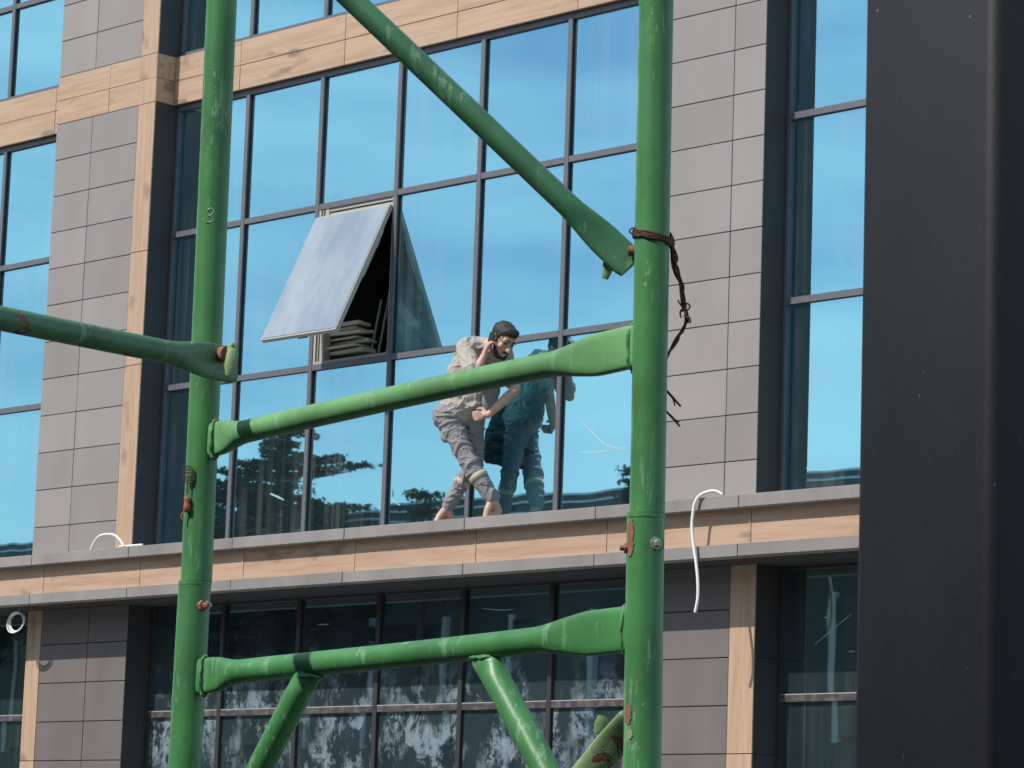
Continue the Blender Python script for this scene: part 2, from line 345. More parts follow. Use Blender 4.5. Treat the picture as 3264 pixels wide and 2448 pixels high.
# ledge: coping on top, wood fascia, lower stone course, soffit
cx = [-35.4, -33.9, -32.4, -30.9, -29.4, -27.9, -26.42, -24.94, -23.457, -21.974, -20.495, -19.02, -17.535, -16.433, -16.04, -14.56, -13.08, -11.6, -10.1, -8.6, -7.1]
for a, b in zip(cx, cx[1:]):
    j = random.uniform(-.002, .002)
    slab('coping_stone', a+.004, b-.004, -.45+j, YG+.04, 4.572, 4.668, M['cap'], B, .003)
    slab('ledge_stone', a+.004, b-.004, -.45+j, -.30, 4.203, 4.298, M['cap'], B, .003)
fx = [-35.2, -33.7, -32.2, -30.8, -29.3, -27.8, -26.35, -24.87, -23.40, -21.93, -20.46, -18.98, -17.50, -16.0, -14.5, -13.0, -11.5, -10.0, -8.5, -7.2]
for a, b in zip(fx, fx[1:]): slab('fascia_panel', a+.004, b-.004, -.345, -.315, 4.30, 4.570, M['wood'], B)
slab('ledge_core', -35, -7.4, -.312, -.02, 4.215, 4.569, M['joint'], B)
slab('soffit', -35, -7.4, -.298, .42, 4.198, 4.2125, M['soffit'], B)

# windows
MX = [-23.99+1.0583*k for k in range(7)]; MX[0] = XLS; MX[-1] = XR0
def window(name, xs, zs, skip=(), mats=('glass', 'alu'), top=None, lip=False, low=False, wz=None):
    """a window wall: frame (head, sill and jambs) > mullions, transoms and panes"""
    x0, x1, z0, z1 = xs[0], xs[-1], zs[0], zs[-1]; fw = .028; mat = M[mats[1]]
    bm = bmesh.new()
    box(bm, x0, x0+fw, .272, .34, z0, z1); box(bm, x1-fw, x1, .272, .34, z0, z1)
    hh = .02 if (low or lip) else .05; box(bm, x0+fw, x1-fw, .27, .34, z1-hh, z1); box(bm, x0+fw, x1-fw, .27, .34, z0, z0+.045)
    if low or lip: mat = M['alu_dark']
    fr = link('window_frame', bm, mat, B); local(fr, ((x0+x1)/2, .3, z0)); fr.location = Vector(((x0+x1)/2, .3, z0))-B.location
    wo = Vector(((x0+x1)/2, .3, z0))
    def sub(o): o.location = o.location + B.location - wo if False else o.location; return o
    def s(nm, *a, **k):
        o = slab(nm, *a, **k); o.parent = fr; o.location = o.location - wo; return o
    for x in xs[1:-1]:
        s('mullion', x-.024, x+.024, .268, .34, z0+.046, z1-hh-.001, mat)
        s('gasket', x+.0245, x+.030, .288, .299, z0+.046, z1-hh-.001, M['gasket'])
    for z in zs[1:-1]:
        for a, b in zip(xs, xs[1:]):
            s('transom', a+.0285, b-.0285, .2695, .34, z-.026, z+.026, M[mats[1]])
            if lip: s('transom_lip', a+.03, b-.03, .2715, .298, z+.0265, z+.034, M['alu_top'])  # narrow paler strip along the transom top
    for i, (a, b) in enumerate(zip(xs, xs[1:])):
        for j, (c, d) in enumerate(zip(zs, zs[1:])):
            if (i, j) in skip: continue
            gm = mats[0]
            if low: gm = 'glass_painted_reflect'
            o = s('pane', a+.0285, b-.0285, YG, YG+.008, c+.01, d-.01, M[gm])
            o.rotation_euler = (math.radians(random.gauss(0, .035)), 0, math.radians(random.gauss(0, .07)))
    return fr
ZS = [4.669, 6.275, 7.755, 9.022]
left_x = [-31.9]+[-26.79-1.0583*k for k in range(4, -1, -1)]+[XL0]
right_x = [XR1]+[-15.05+1.0583*k for k in range(6)]+[-8.8]
window('w', MX, ZS, skip=((2, 1),)); window('w', left_x, ZS); window('w', right_x, ZS)
UPZ = [9.503, 10.505, 12]
window('w', MX, UPZ); window('w', left_x, UPZ); window('w', right_x, UPZ)
LOZ = [.14, 1.7, 3.19, 4.196]
window('w', MX, LOZ, mats=('glass_low', 'alu_dusty'), lip=True, low=True)
window('w', left_x, LOZ, mats=('glass_low', 'alu_dusty'), lip=True); window('w', [XR1+.02]+right_x[1:], LOZ, mats=('glass_low', 'alu_dusty'), lip=True)
# the room behind the open sash
bm = bmesh.new()
rx0, rx1, rz0, rz1 = MX[2]-.5, MX[3]+2.2, 5.4, 8.2
for a in ((rx0, rx1, 3.4, 3.45, rz0, rz1), (rx0-.05, rx0, .37, 3.45, rz0, rz1), (rx1, rx1+.05, .37, 3.45, rz0, rz1), (rx0, rx1, .37, 3.4, rz0-.05, rz0), (rx0, rx1, .37, 3.4, rz1, rz1+.05)): box(bm, *a)
link('room_wall', bm, M['room'], B).location = -B.location
# pale lining of the opening
ox0, ox1, oz0, oz1 = MX[2]+.0285, MX[3]-.0285, 6.302, 7.728
bm = bmesh.new(); box(bm, ox0, ox1, .275, .36, oz0, oz0+.022)
box(bm, ox0, ox0+.03, .276, .36, oz0+.023, oz1); box(bm, ox0+.052, ox0+.062, .279, .36, oz0+.023, oz1); box(bm, ox0+.085, ox0+.135, .278, .36, oz0+.023, oz1)
box(bm, ox1-.012, ox1, .276, .36, oz0+.023, oz1); box(bm, ox0+.136, ox1-.013, .285, .36, oz1-.03, oz1); box(bm, ox0+.031, ox1-.013, .292, .36, oz1-.075, oz1-.045)
link('opening_lining', bm, M['pale_frame'], B).location = -B.location
# sash, hinged at its head and pushed out at its foot
hz, hy, ang, Ls = 7.640, .255, math.radians(25.6), 1.345
sw = (ox1-ox0)
bm = bmesh.new(); fr = .04
box(bm, -sw/2, sw/2, -.02, .022, -.035, 0); box(bm, -sw/2, sw/2, -.02, .022, -Ls, -Ls+.042)
box(bm, -sw/2, -sw/2+.03, -.0195, .0215, -Ls+.043, -.036); box(bm, sw/2-.03, sw/2, -.0195, .0215, -Ls+.043, -.036)
sash = link('window_sash', bm, M['pale_frame'], B); sash.location = Vector(((ox0+ox1)/2, hy, hz))-B.location; sash.rotation_euler = (-ang, 0, 0)
sash['label'] = 'pale framed window sash propped open outwards'
bm = bmesh.new(); box(bm, -sw/2+.012, sw/2-.012, -.027, -.0205, -Ls+.016, -.014); link('pane', bm, M['glass_sash'], sash)
bm = bmesh.new(); box(bm, sw/2-.029, sw/2-.009, .023, .04, -.75, -.25); box(bm, sw/2-.028, sw/2-.014, .041, .05, -.42, -.36); link('friction_stay', bm, M['pale_frame'], sash)
bm = bmesh.new(); box(bm, -.06, .06, .023, .05, -Ls+.01, -Ls+.035); link('handle', bm, M['gasket'], sash)
# thin pale strokes laid on the panes
def pale_stroke(pts, wd, alpha_mat):
    bm = bmesh.new(); P = catmull([on_y(*N(*p), YG-.003) for p in pts], 6); n = len(P); prev = None
    for i, p in enumerate(P):
        ww = wd*(.35+.65*math.sin(PI*(i+.5)/n))*random.uniform(.7, 1.1); t = (P[min(i+1, n-1)]-P[max(i-1, 0)]).normalized(); q = Vector((-t.z, 0, t.x))*ww/2
        cur = [bm.verts.new(p+q), bm.verts.new(p-q)]
        if prev: bm.faces.new((prev[0], prev[1], cur[1], cur[0]))
        prev = cur
    r = bmesh.ops.extrude_face_region(bm, geom=bm.faces[:]); bmesh.ops.translate(bm, verts=[v for v in r['geom'] if isinstance(v, bmesh.types.BMVert)], vec=(0, .001, 0))
    link('pale_stroke', bm, alpha_mat, B).location = -B.location
m = Mat('pale_stroke_film', .6).geo(); tr = m.n('ShaderNodeBsdfTransparent'); ms = m.n('ShaderNodeMixShader'); ms.inputs[0].default_value = .38
m.col((.55, .75, .8)); m.link(tr.outputs[0], ms.inputs[1]); m.link(m.b.outputs[0], ms.inputs[2]); m.link(ms.outputs[0], m.t.nodes['Material Output'].inputs[0]); M['pale_stroke'] = m.m
pale_stroke([('T7', 440, 1070), ('T7', 510, 1125), ('T7', 570, 1190), ('T7', 640, 1235), ('T7', 745, 1248)], .022, M['pale_stroke'])
pale_stroke([('T7', 435, 1270), ('T7', 520, 1272), ('T7', 640, 1258)], .018, M['pale_stroke'])
pale_stroke([('T6', 90, 1540), ('T6', 130, 1556), ('T6', 182, 1582)], .022, M['pale_stroke'])
pale_stroke([('T6', 876, 1568), ('T6', 900, 1590), ('T6', 930, 1616)], .014, M['pale_stroke'])
pale_stroke([('B2', 400, 730), ('B2', 470, 728)], .012, M['pale_stroke']); pale_stroke([('B3', -200, 625), ('B3', -80, 635), ('B3', 10, 632)], .01, M['pale_stroke'])
pale_stroke([('B4', 300, 860), ('B4', 420, 760), ('B4', 540, 660)], .008, M['pale_stroke'])
pale_stroke([('B4', 520, 905), ('B4', 562, 903)], .01, M['pale_stroke']); pale_stroke([('B4', 360, 682), ('B4', 400, 683)], .01, M['pale_stroke'])

# stack of timber and leaning rails seen through the opening
st = tag(empty('timber_stack', (-21.56, .43, 6.338)), 'stack of pale timber battens lying just inside the open window', 'timber stack')
for k in range(8):
    z = .008+k*.043+random.uniform(-.004, .004); x0 = -.22+random.uniform(-.05, .04); x1 = (.32, .30, .24, .31, .20, .27, .17, .22)[k]
    bm = bmesh.new(); yy = -.055*(k % 3)/2+random.uniform(-.02, .02); v = box(bm, x0, x1, -.045+yy, .08, z, z+(.016, .026, .02, .03)[k % 4])
    for q in v[1:3]+v[5:7]: q.co.z += random.uniform(-.012, .012)
    link('batten', bm, M['timber'], st)
tag(slab('window_ledge_plank', MX[2]+.0, MX[3]-.03, .362, .8, 6.285, 6.336, M['timber']), 'dark plank under the stacked battens inside the open window', 'plank')
for k, (dx, h) in enumerate(((.34, .55), (.42, .62), (.50, .50), (.58, .66))):
    bm = bmesh.new(); tube(bm, [(0, 0, 0), (random.uniform(-.03, .03), .12, h)], .012, 6)
    o = link('leaning_rail', bm, M['pale_frame']); o.location = (-21.68+dx+.05, .47+.02*k, 6.34)
    tag(o, 'dark metal rail leaning upright inside the open window, %s from the battens' % ('nearest', 'second', 'third', 'farthest')[k], 'rail', 'rails leaning inside the open window')

# ================================================================== CABLES ON THE LEDGE
def conduit(name, pts, y, r, label, extra=None):
    P = catmull([on_y(*N(*p[:3]), p[3] if len(p) > 3 else y) for p in pts], 8)
    bm = bmesh.new(); tube(bm, P, r, 10)
    o = link(name, bm, M['pipe'], None, True); c = sum((v.co for v in o.data.vertices), Vector())/len(o.data.vertices); local(o, c); o.location = c
    return tag(o, label, 'conduit')
conduit('white_conduit', [('B1', 588, 245), ('B1', 606, 205), ('B1', 640, 160), ('B1', 685, 145), ('B1', 735, 148), ('B1', 775, 178), ('B1', 797, 214), ('B1', 800, 226)], -.40, .0115, 'white plastic conduit bent into an arch on the ledge by the left pier')
conduit('white_conduit', [('B1', 775, 224), ('B1', 850, 218), ('B1', 925, 212)], -.385, .010, 'short straight white conduit lying on the ledge beside the arched one')
conduit('white_conduit', [('T7', 1362, 1545, -.40), ('T7', 1325, 1526, -.42), ('T7', 1275, 1526, -.45), ('T7', 1218, 1552, -.47), ('T7', 1186, 1598, -.485), ('B3', 1174, 0, -.487), ('B3', 1166, 100, -.487), ('B3', 1178, 220, -.487), ('B3', 1195, 340, -.485), ('B3', 1205, 450, -.485), ('B3', 1204, 560, -.485), ('B3', 1187, 650, -.485)], -.48, .0125, 'white conduit hanging over the ledge in front of the right pier')
# coil
bm = bmesh.new(); c0 = on_y(*N('B1', 112, 712), -.28)
for k in range(3):
    pts = []
    for a in range(25):
        t = 2*PI*a/24+k; rr = .088+.006*k+.004*math.sin(3*t+k)
        pts.append(c0+Vector((rr*1.30*math.cos(t), -.012*k+.01*math.sin(t), rr*math.sin(t)-.004*k)))
    tube(bm, pts, .0062 if k else .0085, 8)
tube(bm, catmull([c0+Vector((.0, 0, .085)), c0+Vector((.02, .0, .12)), c0+Vector((.05, .03, .2))], 4), .003, 6)
o = link('cable_coil', bm, M['pipe'], None, True); local(o, c0); o.location = c0; tag(o, 'coil of white cable hanging under the ledge at the far left', 'cable coil')

# ================================================================== SCAFFOLD
DL, DR = 5.10, 4.35
LT, LM = at(707, 2, DL), at(626, 1853, DL); LM2, LB = at(621.5, 1853, DL), at(588, 2444, DL)
RTp, RM = at(2092, 2, DR), at(2063, 1637, DR); RM2, RB = at(2058.5, 1637, DR), at(2047.6, 2419, DR)
fn = ((RM-LM).cross(Vector((0, 0, 1)))).normalized()
if fn.dot(CAM-LM) < 0: fn = -fn
def onf(px, py, off=0.):
    d = ray(px, py); p0 = LM+fn*off; return CAM+d*((p0-CAM).dot(fn)/d.dot(fn))
def ext(a, b, z): a, b = Vector(a), Vector(b); return a+(b-a)*((z-a.z)/(b.z-a.z))
def post(bottom, top, r, mat, parent, org):
    bm = bmesh.new(); n = 14; pts = [Vector(bottom).lerp(Vector(top), k/n) for k in range(n+1)]
    sp = [(r, r)]*(n+1); loft(bm, pts, sp, fn, 32)
    o = link('post', bm, mat, parent, True)
    local(o, org); o.location = Vector(org)-parent.location; return o
def part(name, bm, mat, parent, org, smooth=True):
    o = link(name, bm, mat, parent, smooth); local(o, org); o.location = Vector(org)-parent.location; return o
def rail(pts, r, l, rr, mat, parent, name='rail'):
    """welded ledger: a tube whose ends are pressed flat"""
    a, b = pts[0], pts[-1]; Lr = (b-a).length; P = []; Sx = []
    path = catmull(pts, 10)
    acc = [0.]
    for p, q in zip(path, path[1:]): acc.append(acc[-1]+(q-p).length)
    for p, s in zip(path, acc):
        e = acc[-1]-s
        fl = max(0, 1-max(0, s-l[0])/l[1]); fl2 = max(0, 1-max(0, e-rr[0])/rr[1]); f = max(fl, fl2); f = f*.75+.25*f*f*(3-2*f)
        hwid = l[2] if fl > fl2 else rr[2]
        P.append(p); Sx.append((r+(hwid-r)*f, r+(.009-r)*f, 1-.55*f))
    bm = bmesh.new(); loft(bm, P, Sx, fn, 28); return part(name, bm, mat, parent, a)
def weld(parent, p, axis_pts, r=.0028):
    bm = bmesh.new(); P = []; n = 26
    for i in range(n+1):
        t = 2*PI*i/n; P.append(p+axis_pts[0]*math.cos(t)+axis_pts[1]*math.sin(t)+Vector([random.uniform(-.0012, .0012) for _ in range(3)]))
    sp = [(r*random.uniform(.7, 1.2),)*2 for _ in P]; loft(bm, P, sp, fn, 8); return part('weld_bead', bm, M['green'], parent, p)
fdir = (RM-LM); fdir.z = 0; fdir.normalize(); UPV = Vector((0, 0, 1))
# upper frame
SU = tag(empty('scaffold_section', (LM+RM)/2), 'upper green tubular scaffold section with a single light green rail', 'scaffold', 'stacked green scaffold sections')
post(LM, ext(LT, LM, 4.4) if False else LM+(LT-LM)*2.2, .0246, M['green'], SU, LM)
post(RM, RM+(RTp-RM)*2.2, .0240, M['green'], SU, RM)
r1 = [onf(*q) for q in ((668, 1405), (816, 1368), (1224, 1275), (1632, 1187), (1850, 1143), (2040, 1100))]
r1[0] = r1[0]; rail(r1, .0180, (.035, .05, .0268), (.082, .09, .0300), M['green_rail'], SU)
weld(SU, onf(672, 1403, .003)+fdir*.012, (UPV*.031, fn*.010)); weld(SU, onf(2018, 1106, .0), (UPV*.034, fn*.010))
# lower frame
SL = tag(empty('scaffold_section', ((LM2+RM2)/2).xy.to_3d()), 'lower green tubular scaffold section with rail and two slanting struts', 'scaffold', 'stacked green scaffold sections')
post(ext(LM2, LB, .0), LM2-Vector((0, 0, .002)), .0256, M['green'], SL, ext(LM2, LB, 0)); post(ext(RM2, RB, 0), RM2-Vector((0, 0, .002)), .0256, M['green'], SL, ext(RM2, RB, 0))
r2 = [onf(*q) for q in ((634, 2157), (816, 2135), (1224, 2094), (1632, 2050), (1820, 2026), (2010, 2004))]
rail(r2, .0185, (.045, .05, .0275), (.079, .10, .0310), M['green'], SL)
weld(SL, onf(638, 2156, .003)+fdir*.012, (UPV*.031, fn*.010)); weld(SL, onf(1996, 2008, .0), (UPV*.034, fn*.010))
def strut(p, q, r, flat=.03):
    bm = bmesh.new(); P, Q = dense([p, p.lerp(q, .06), p.lerp(q, .14), q], [(r*1.25, r*.6), (r*1.15, r*.8), (r, r), (r, r)], 5); loft(bm, P, Q, fn, 24)
    return part('strut', bm, M['green'], SL, p)
strut(onf(996, 2125), onf(700, 2700), .0200); strut(onf(1540, 2085), onf(1905, 2760), .0200)
weld(SL, onf(985, 2158), (fdir*.03, fn*.015), .0028); weld(SL, onf(1548, 2098), (fdir*.026, fn*.015), .0028)
strut_lo = [onf(636, 3000), onf(2034, 3000)]; bm = bmesh.new(); loft(bm, strut_lo, [(.019, .019)]*2, fn, 20); part('rail', bm, M['green'], SL, strut_lo[0])
# collars at the joints, bolts, nuts
def ring(parent, c, axis, r0, r1, h, mat, name='collar'):
    bm = bmesh.new(); ax = axis.normalized(); loft(bm, [c-ax*h/2, c+ax*h/2], [(r1, r1)]*2, fn, 32); return part(name, bm, mat, parent, c)
ring(SL, LM2-Vector((0, 0, .0035)), LT-LM, 0, .0262, .006, M['green']); ring(SL, RM2-Vector((0, 0, .0035)), RTp-RM, 0, .0262, .006, M['green'])
def bolt(parent, c, ax, r, h, mat, name='bolt', seg=6):
    bm = bmesh.new(); ax = Vector(ax).normalized(); loft(bm, [c, c+ax*h*.45, c+ax*h*.46, c+ax*h], [(r, r), (r, r), (r*.55, r*.55), (r*.5, r*.5)], (.1, .2, .97), seg); return part(name, bm, mat, parent, c, False)
tc_ = (CAM-RM); tc_.z = 0; tc_.normalize(); side = Vector((-tc_.y, tc_.x, 0))
if side.dot(RT) < 0: side = -side
q = at(*N('B3', 925, 205), DR-.018); bolt(SL, q, tc_+side*.45, .0092, .014, M['nut'], 'nut'); bm = bmesh.new(); loft(bm, [q-(tc_+side*.45)*.001, q+(tc_+side*.45).normalized()*.003], [(.013, .013)]*2, (.1, .2, .97), 16); part('washer', bm, M['green'], SL, q)
q = at(*N('B3', 752, 235), DR-.004); bolt(SL, q, -side+tc_*.1, .0075, .011, M['rust'], 'bolt')
q = at(*N('B1', 1300, 607), DL-.020); bolt(SL, q, tc_*.7+side*.7, .0085, .020, M['rust'], 'bolt')
q = at(*N('B1', 1338, 603), DL-.018); bolt(SL, q, tc_*.4+side*.9, .0065, .008, M['nut'], 'nut')
# rusty patches where the paint has come off: raised scale flakes on the posts
def flake(parent, corners, dist, mat, name='rust_patch'):
    bm = bmesh.new(); vs = []
    for (t, x, y) in corners: vs.append(bm.verts.new(at(*N(t, x, y), dist)))
    f = bm.faces.new(vs); r = bmesh.ops.extrude_face_region(bm, geom=[f]); bmesh.ops.translate(bm, verts=[v for v in r['geom'] if isinstance(v, bmesh.types.BMVert)], vec=-tc_*.004)
    bmesh.ops.recalc_face_normals(bm, faces=bm.faces[:]); return part(name, bm, mat, parent, at(*N(*corners[0]), dist), False)
def wrap_patch(parent, a, b, r, phi0, phi1, z0, z1, mat, name='rust_patch', th=.0012, rag=.25):
    """a ragged thin layer that follows the round post between heights z0 and z1"""
    bm = bmesh.new(); nh, nv = 10, 12; a, b = Vector(a), Vector(b); g = []
    for j in range(nv+1):
        z = z0+(z1-z0)*j/nv; c = ext(a, b, z); e0 = random.uniform(0, rag)*(phi1-phi0); e1 = random.uniform(0, rag)*(phi1-phi0)
        taper = 1-.6*abs(2*j/nv-1)**3; mid = (phi0+phi1)/2; row = []
        for i in range(nh+1):
            ph = mid+((phi0+e0-mid)+(phi1-e1-phi0-e0)*i/nh)*taper
            row.append(bm.verts.new(c+(tc_*math.cos(ph)+side*math.sin(ph))*(r+th)))
        g.append(row)
    for j in range(nv):
        for i in range(nh): bm.faces.new((g[j][i], g[j][i+1], g[j+1][i+1], g[j+1][i]))
    return part(name, bm, mat, parent, ext(a, b, (z0+z1)/2))
zz_ = lambda t, x, y, d: at(*N(t, x, y), d).z
wrap_patch(SL, RM2, RB, .0256, -1.25, -.55, zz_('B3', 0, 270, DR), zz_('B3', 0, 30, DR), M['rust'])
wrap_patch(SL, RM2, RB, .0256, -1.2, -.55, zz_('B3', 0, 1355, DR), zz_('B3', 0, 1225, DR), M['rust'])
wrap_patch(SL, RM2, RB, .0256, -.9, -.5, zz_('B3', 0, 1450, DR), zz_('B3', 0, 1385, DR), M['nut'], 'bare_patch')
# number chalked on the left post
def digit(parent):
    bm = bmesh.new(); P = []
    for (x, y) in ((1345, 1362), (1368, 1350), (1385, 1368), (1368, 1392), (1352, 1398), (1374, 1404), (1380, 1428), (1358, 1440), (1335, 1438)):
        P.append(at(*N('T1', x, y), DL-.0235))
    tube(bm, catmull(P, 5), .0014, 6); return part('painted_three', bm, M['nut'], parent, P[0])
digit(SU)

# braces ---------------------------------------------------------------
def brace(name, pts, r, ndir, flats, mat, label):
    """tube with one pressed flat end; flats=(flat length, blend length, half width)"""
    path = catmull(pts, 60 if len(pts) == 2 else 12); acc = [0.]
    for p, q in zip(path, path[1:]): acc.append(acc[-1]+(q-p).length)
    Sx = []
    for s in acc:
        e = acc[-1]-s; f = max(0, 1-max(0, e-flats[0])/flats[1]); f = f*f*(3-2*f)
        tip = .9+.1*min(1, e/.004)
        Sx.append(((r+(flats[2]-r)*f)*tip, r+(.0065-r)*f, 1-.4*f))
    root = empty(name, path[-1]); tag(root, label, 'scaffold brace', 'green cross braces of the scaffold')
    bm = bmesh.new(); loft(bm, path, Sx, ndir, 28); part('tube', bm, mat, root, path[-1]); return root
tcL = (CAM-LM); tcL.z = 0; tcL.normalize()
br = brace('scaffold_brace', [at(388, -700, 4.62), at(2013, 847, 4.41)], .0168, tcL, (.050, .08, .0232), M['green_brace'], 'shade-darkened green brace slanting down from the top to the right post')
q = at(*N('T3', 735, 1625), 4.395); bm = bmesh.new(); loft(bm, [q+side*.004, q+side*.03], [(.0075, .0075)]*2, UPV, 14); part('pin', bm, M['rust'], br, q)
bm = bmesh.new(); P0 = at(*N('T7', 650, 30), 4.43); loft(bm, [P0+UPV*.02, P0-UPV*.005-side*.004, P0-UPV*.026-side*.010], [(.010, .003), (.009, .003), (.005, .002)], tcL, 12); part('wedge', bm, M['olive'], br, P0)
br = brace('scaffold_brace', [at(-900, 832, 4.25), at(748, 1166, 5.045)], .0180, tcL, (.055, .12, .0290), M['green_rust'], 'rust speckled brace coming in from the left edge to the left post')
q = at(*N('T5', 1400, 645), 5.03); e_ = at(*N('T5', 1478, 632), 4.985)
bm = bmesh.new(); loft(bm, [q, q.lerp(e_, .5), q.lerp(e_, .52), e_], [(.0100, .0100), (.0100, .0100), (.0125, .0125), (.0125, .0125)], UPV, 16); part('pin', bm, M['rust'], br, q)
bm = bmesh.new(); P = [at(*N('T5', 1512, 570), 4.985), at(*N('T5', 1505, 640), 4.98), at(*N('T5', 1488, 715), 4.978), at(*N('T5', 1474, 775), 4.975)]; loft(bm, P, [(.0075, .004), (.0095, .004), (.0085, .004), (.003, .002)], tcL, 12); part('wedge', bm, M['olive'], br, P[0])
bm = bmesh.new(); P = [at(*N('T5', 1440, 610), 4.99), at(*N('T5', 1480, 598), 4.985), at(*N('T5', 1515, 575), 4.98)]; loft(bm, P, [(.004, .003)]*3, tcL, 8); part('washer', bm, M['olive'], br, P[0])
br = brace('scaffold_brace', [at(1418, 2948, 4.66), at(*N('B3', 500, 1665), 4.50), at(*N('B3', 790, 1352), 4.42)], .0180, tcL, (.05, .12, .0225), M['green_pale'], 'blotchy pale rusty brace rising from below to the right post')
bm = bmesh.new(); P = [at(*N('B3', 590, 1420), 4.49), at(*N('B3', 578, 1365), 4.485), at(*N('B3', 585, 1320), 4.485)]; loft(bm, P, [(.012, .004), (.010, .004), (.006, .003)], tcL, 12); part('wedge', bm, M['olive'], br, P[0])
# binding wire round the right post
bm = bmesh.new()
for k in range(5):
    pts = []; cz = zz_('T3', 0, 1500+k*9, DR); c = ext(RM, RTp, cz)
    for i in range(21):
        ph = -1.9+3.9*i/20; pts.append(c+(tc_*math.cos(ph)+side*math.sin(ph))*(.0258+.0012*random.random())+UPV*(-.0055*math.sin(ph)+.001*random.uniform(-1, 1)))
    tube(bm, pts, .0014, 6)
def strand(px, d, r, jit=.0): tube(bm, catmull([at(*N(*p), d)+Vector([random.uniform(-jit, jit) for _ in range(3)]) for p in px], 6), r, 6)
for k in range(7): strand([('T3', 1015, 1520), ('T3', 1035, 1580), ('T7', 1050, 0), ('T7', 1068, 90), ('T7', 1092, 200), ('T7', 1105, 300), ('T7', 1125, 370), ('T7', 1140, 425)], 4.36, .0015, .0035)
for k in range(4): strand([('T7', 1140, 415), ('T7', 1110, 470), ('T7', 1070, 540), ('T7', 1035, 600), ('T7', 1000, 665)], 4.37, .0015, .0028)
strand([('T3', 785, 1520), ('T3', 762, 1500), ('T3', 775, 1480), ('T3', 800, 1478)], 4.34, .0013)
strand([('T7', 1110, 330), ('T7', 1135, 308), ('T7', 1153, 325), ('T7', 1140, 348), ('T7', 1105, 345), ('T7', 1090, 370), ('T7', 1095, 400)], 4.355, .0013)
strand([('T7', 1090, 350), ('T7', 1125, 365), ('T7', 1120, 395), ('T7', 1150, 400), ('T7', 1155, 435)], 4.35, .0016)
strand([('T7', 1075, 285), ('T7', 1095, 320), ('T7', 1130, 350)], 4.35, .0012)
o = link('binding_wire', bm, M['wire'], None, True); c = RM+(RTp-RM)*.4; local(o, c); o.location = c
tag(o, 'twisted rusty binding wire tied round the right scaffold post', 'wire')
bm = bmesh.new()
for k in range(2): strand([('T7', 1000, 870), ('T7', 1040, 915), ('T7', 1095, 978)], 4.37, .0014, .001)
strand([('T7', 1035, 905), ('T7', 1050, 945), ('T7', 1055, 970)], 4.37, .0012)
for k in range(2): strand([('T7', 990, 995), ('T7', 1040, 1045), ('T7', 1090, 1105)], 4.37, .0015, .001)
strand([('T7', 1060, 1062), ('T7', 1085, 1075)], 4.37, .0012)
o = link('wire_end', bm, M['wire'], None, True); c = at(*N('T7', 1000, 950), 4.37); local(o, c); o.location = c
tag(o, 'cut dark wire ends sticking out behind the right post below the tied wire', 'wire')
# red plug tied on the left post
bm = bmesh.new(); c = at(*N('T5', 1213, 1610), DL-.022)
loft(bm, [c+UPV*.012, c+UPV*.008, c+UPV*.003, c-UPV*.002, c-UPV*.009, c-UPV*.012], [(.003, .003), (.006, .005), (.0035, .003), (.0055, .005), (.006, .005), (.003, .003)], tcL, 12)
tube(bm, catmull([c-UPV*.010-side*.003, c-UPV*.017-side*.008, c-UPV*.024-side*.007], 5), .0016, 6)
o = link('red_hook', bm, M['red'], None, True); local(o, c); o.location = c; tag(o, 'small faded red hook clipped to the left scaffold post', 'hook')
bm = bmesh.new()
for k in range(3):
    c2 = at(*N('T5', 1222, 1400+18*k), DL-.024); tube(bm, [c2+(side*math.cos(t)*.0075+UPV*math.sin(t)*.009) for t in [2*PI*i/12 for i in range(13)]], .0011, 6)
tube(bm, catmull([at(*N('T5', 1225, 1420), DL-.024), at(*N('T5', 1218, 1470), DL-.024), at(*N('T5', 1210, 1540), DL-.024)], 5), .001, 6)
o = link('wire_twist', bm, M['wire'], None, True); c2 = at(*N('T5', 1222, 1400), DL-.024); local(o, c2); o.location = c2; tag(o, 'little knot of thin wire on the left post above the red hook', 'wire')

# ================================================================== DARK STEEL COLUMN AT THE RIGHT
def at_d(px, d): return at(px[0], px[1], d)
tl, bl = at(2748, 0, 3.12), at(2708, 2448, 3.12); tr_, br_ = at(3172, 0, 2.97), at(3140, 2448, 2.97)
fdc = (tr_-tl); fdc.z = 0; Wc = (fdc).length; fdc.normalize(); ndc = Vector((fdc.y, -fdc.x, 0))
if ndc.dot(CAM-tl) < 0: ndc = -ndc
bm = bmesh.new()
a0, b0 = ext(tl, bl, 0), ext(tl, bl, 4.2); Wd = .12; R_ = .013
def outline(base):
    v = []; cs = [(R_, -R_), (Wc-R_, -R_), (Wc-R_, -Wd+R_), (R_, -Wd+R_)]; st_ = [PI, PI/2, 0, -PI/2]
    for (u, n_), s0 in zip(cs, st_):
        for k in range(7):
            t = s0-k*PI/12; v.append(bm.verts.new(base+fdc*(u+R_*math.cos(t))+ndc*(n_+R_*math.sin(t))))
    return v
lo, hi = outline(a0), outline(b0); n_ = len(lo)
for k in range(n_): bm.faces.new((lo[k], lo[(k+1) % n_], hi[(k+1) % n_], hi[k]))
bm.faces.new(lo[::-1]); bm.faces.new(hi); bmesh.ops.recalc_face_normals(bm, faces=bm.faces[:])
o = link('steel_column', bm, M['column'], None, False); local(o, a0); o.location = a0
for p in o.data.polygons: p.use_smooth = len(p.vertices) == 4
tag(o, 'charcoal painted steel column with rounded corners close at the right edge', 'column')

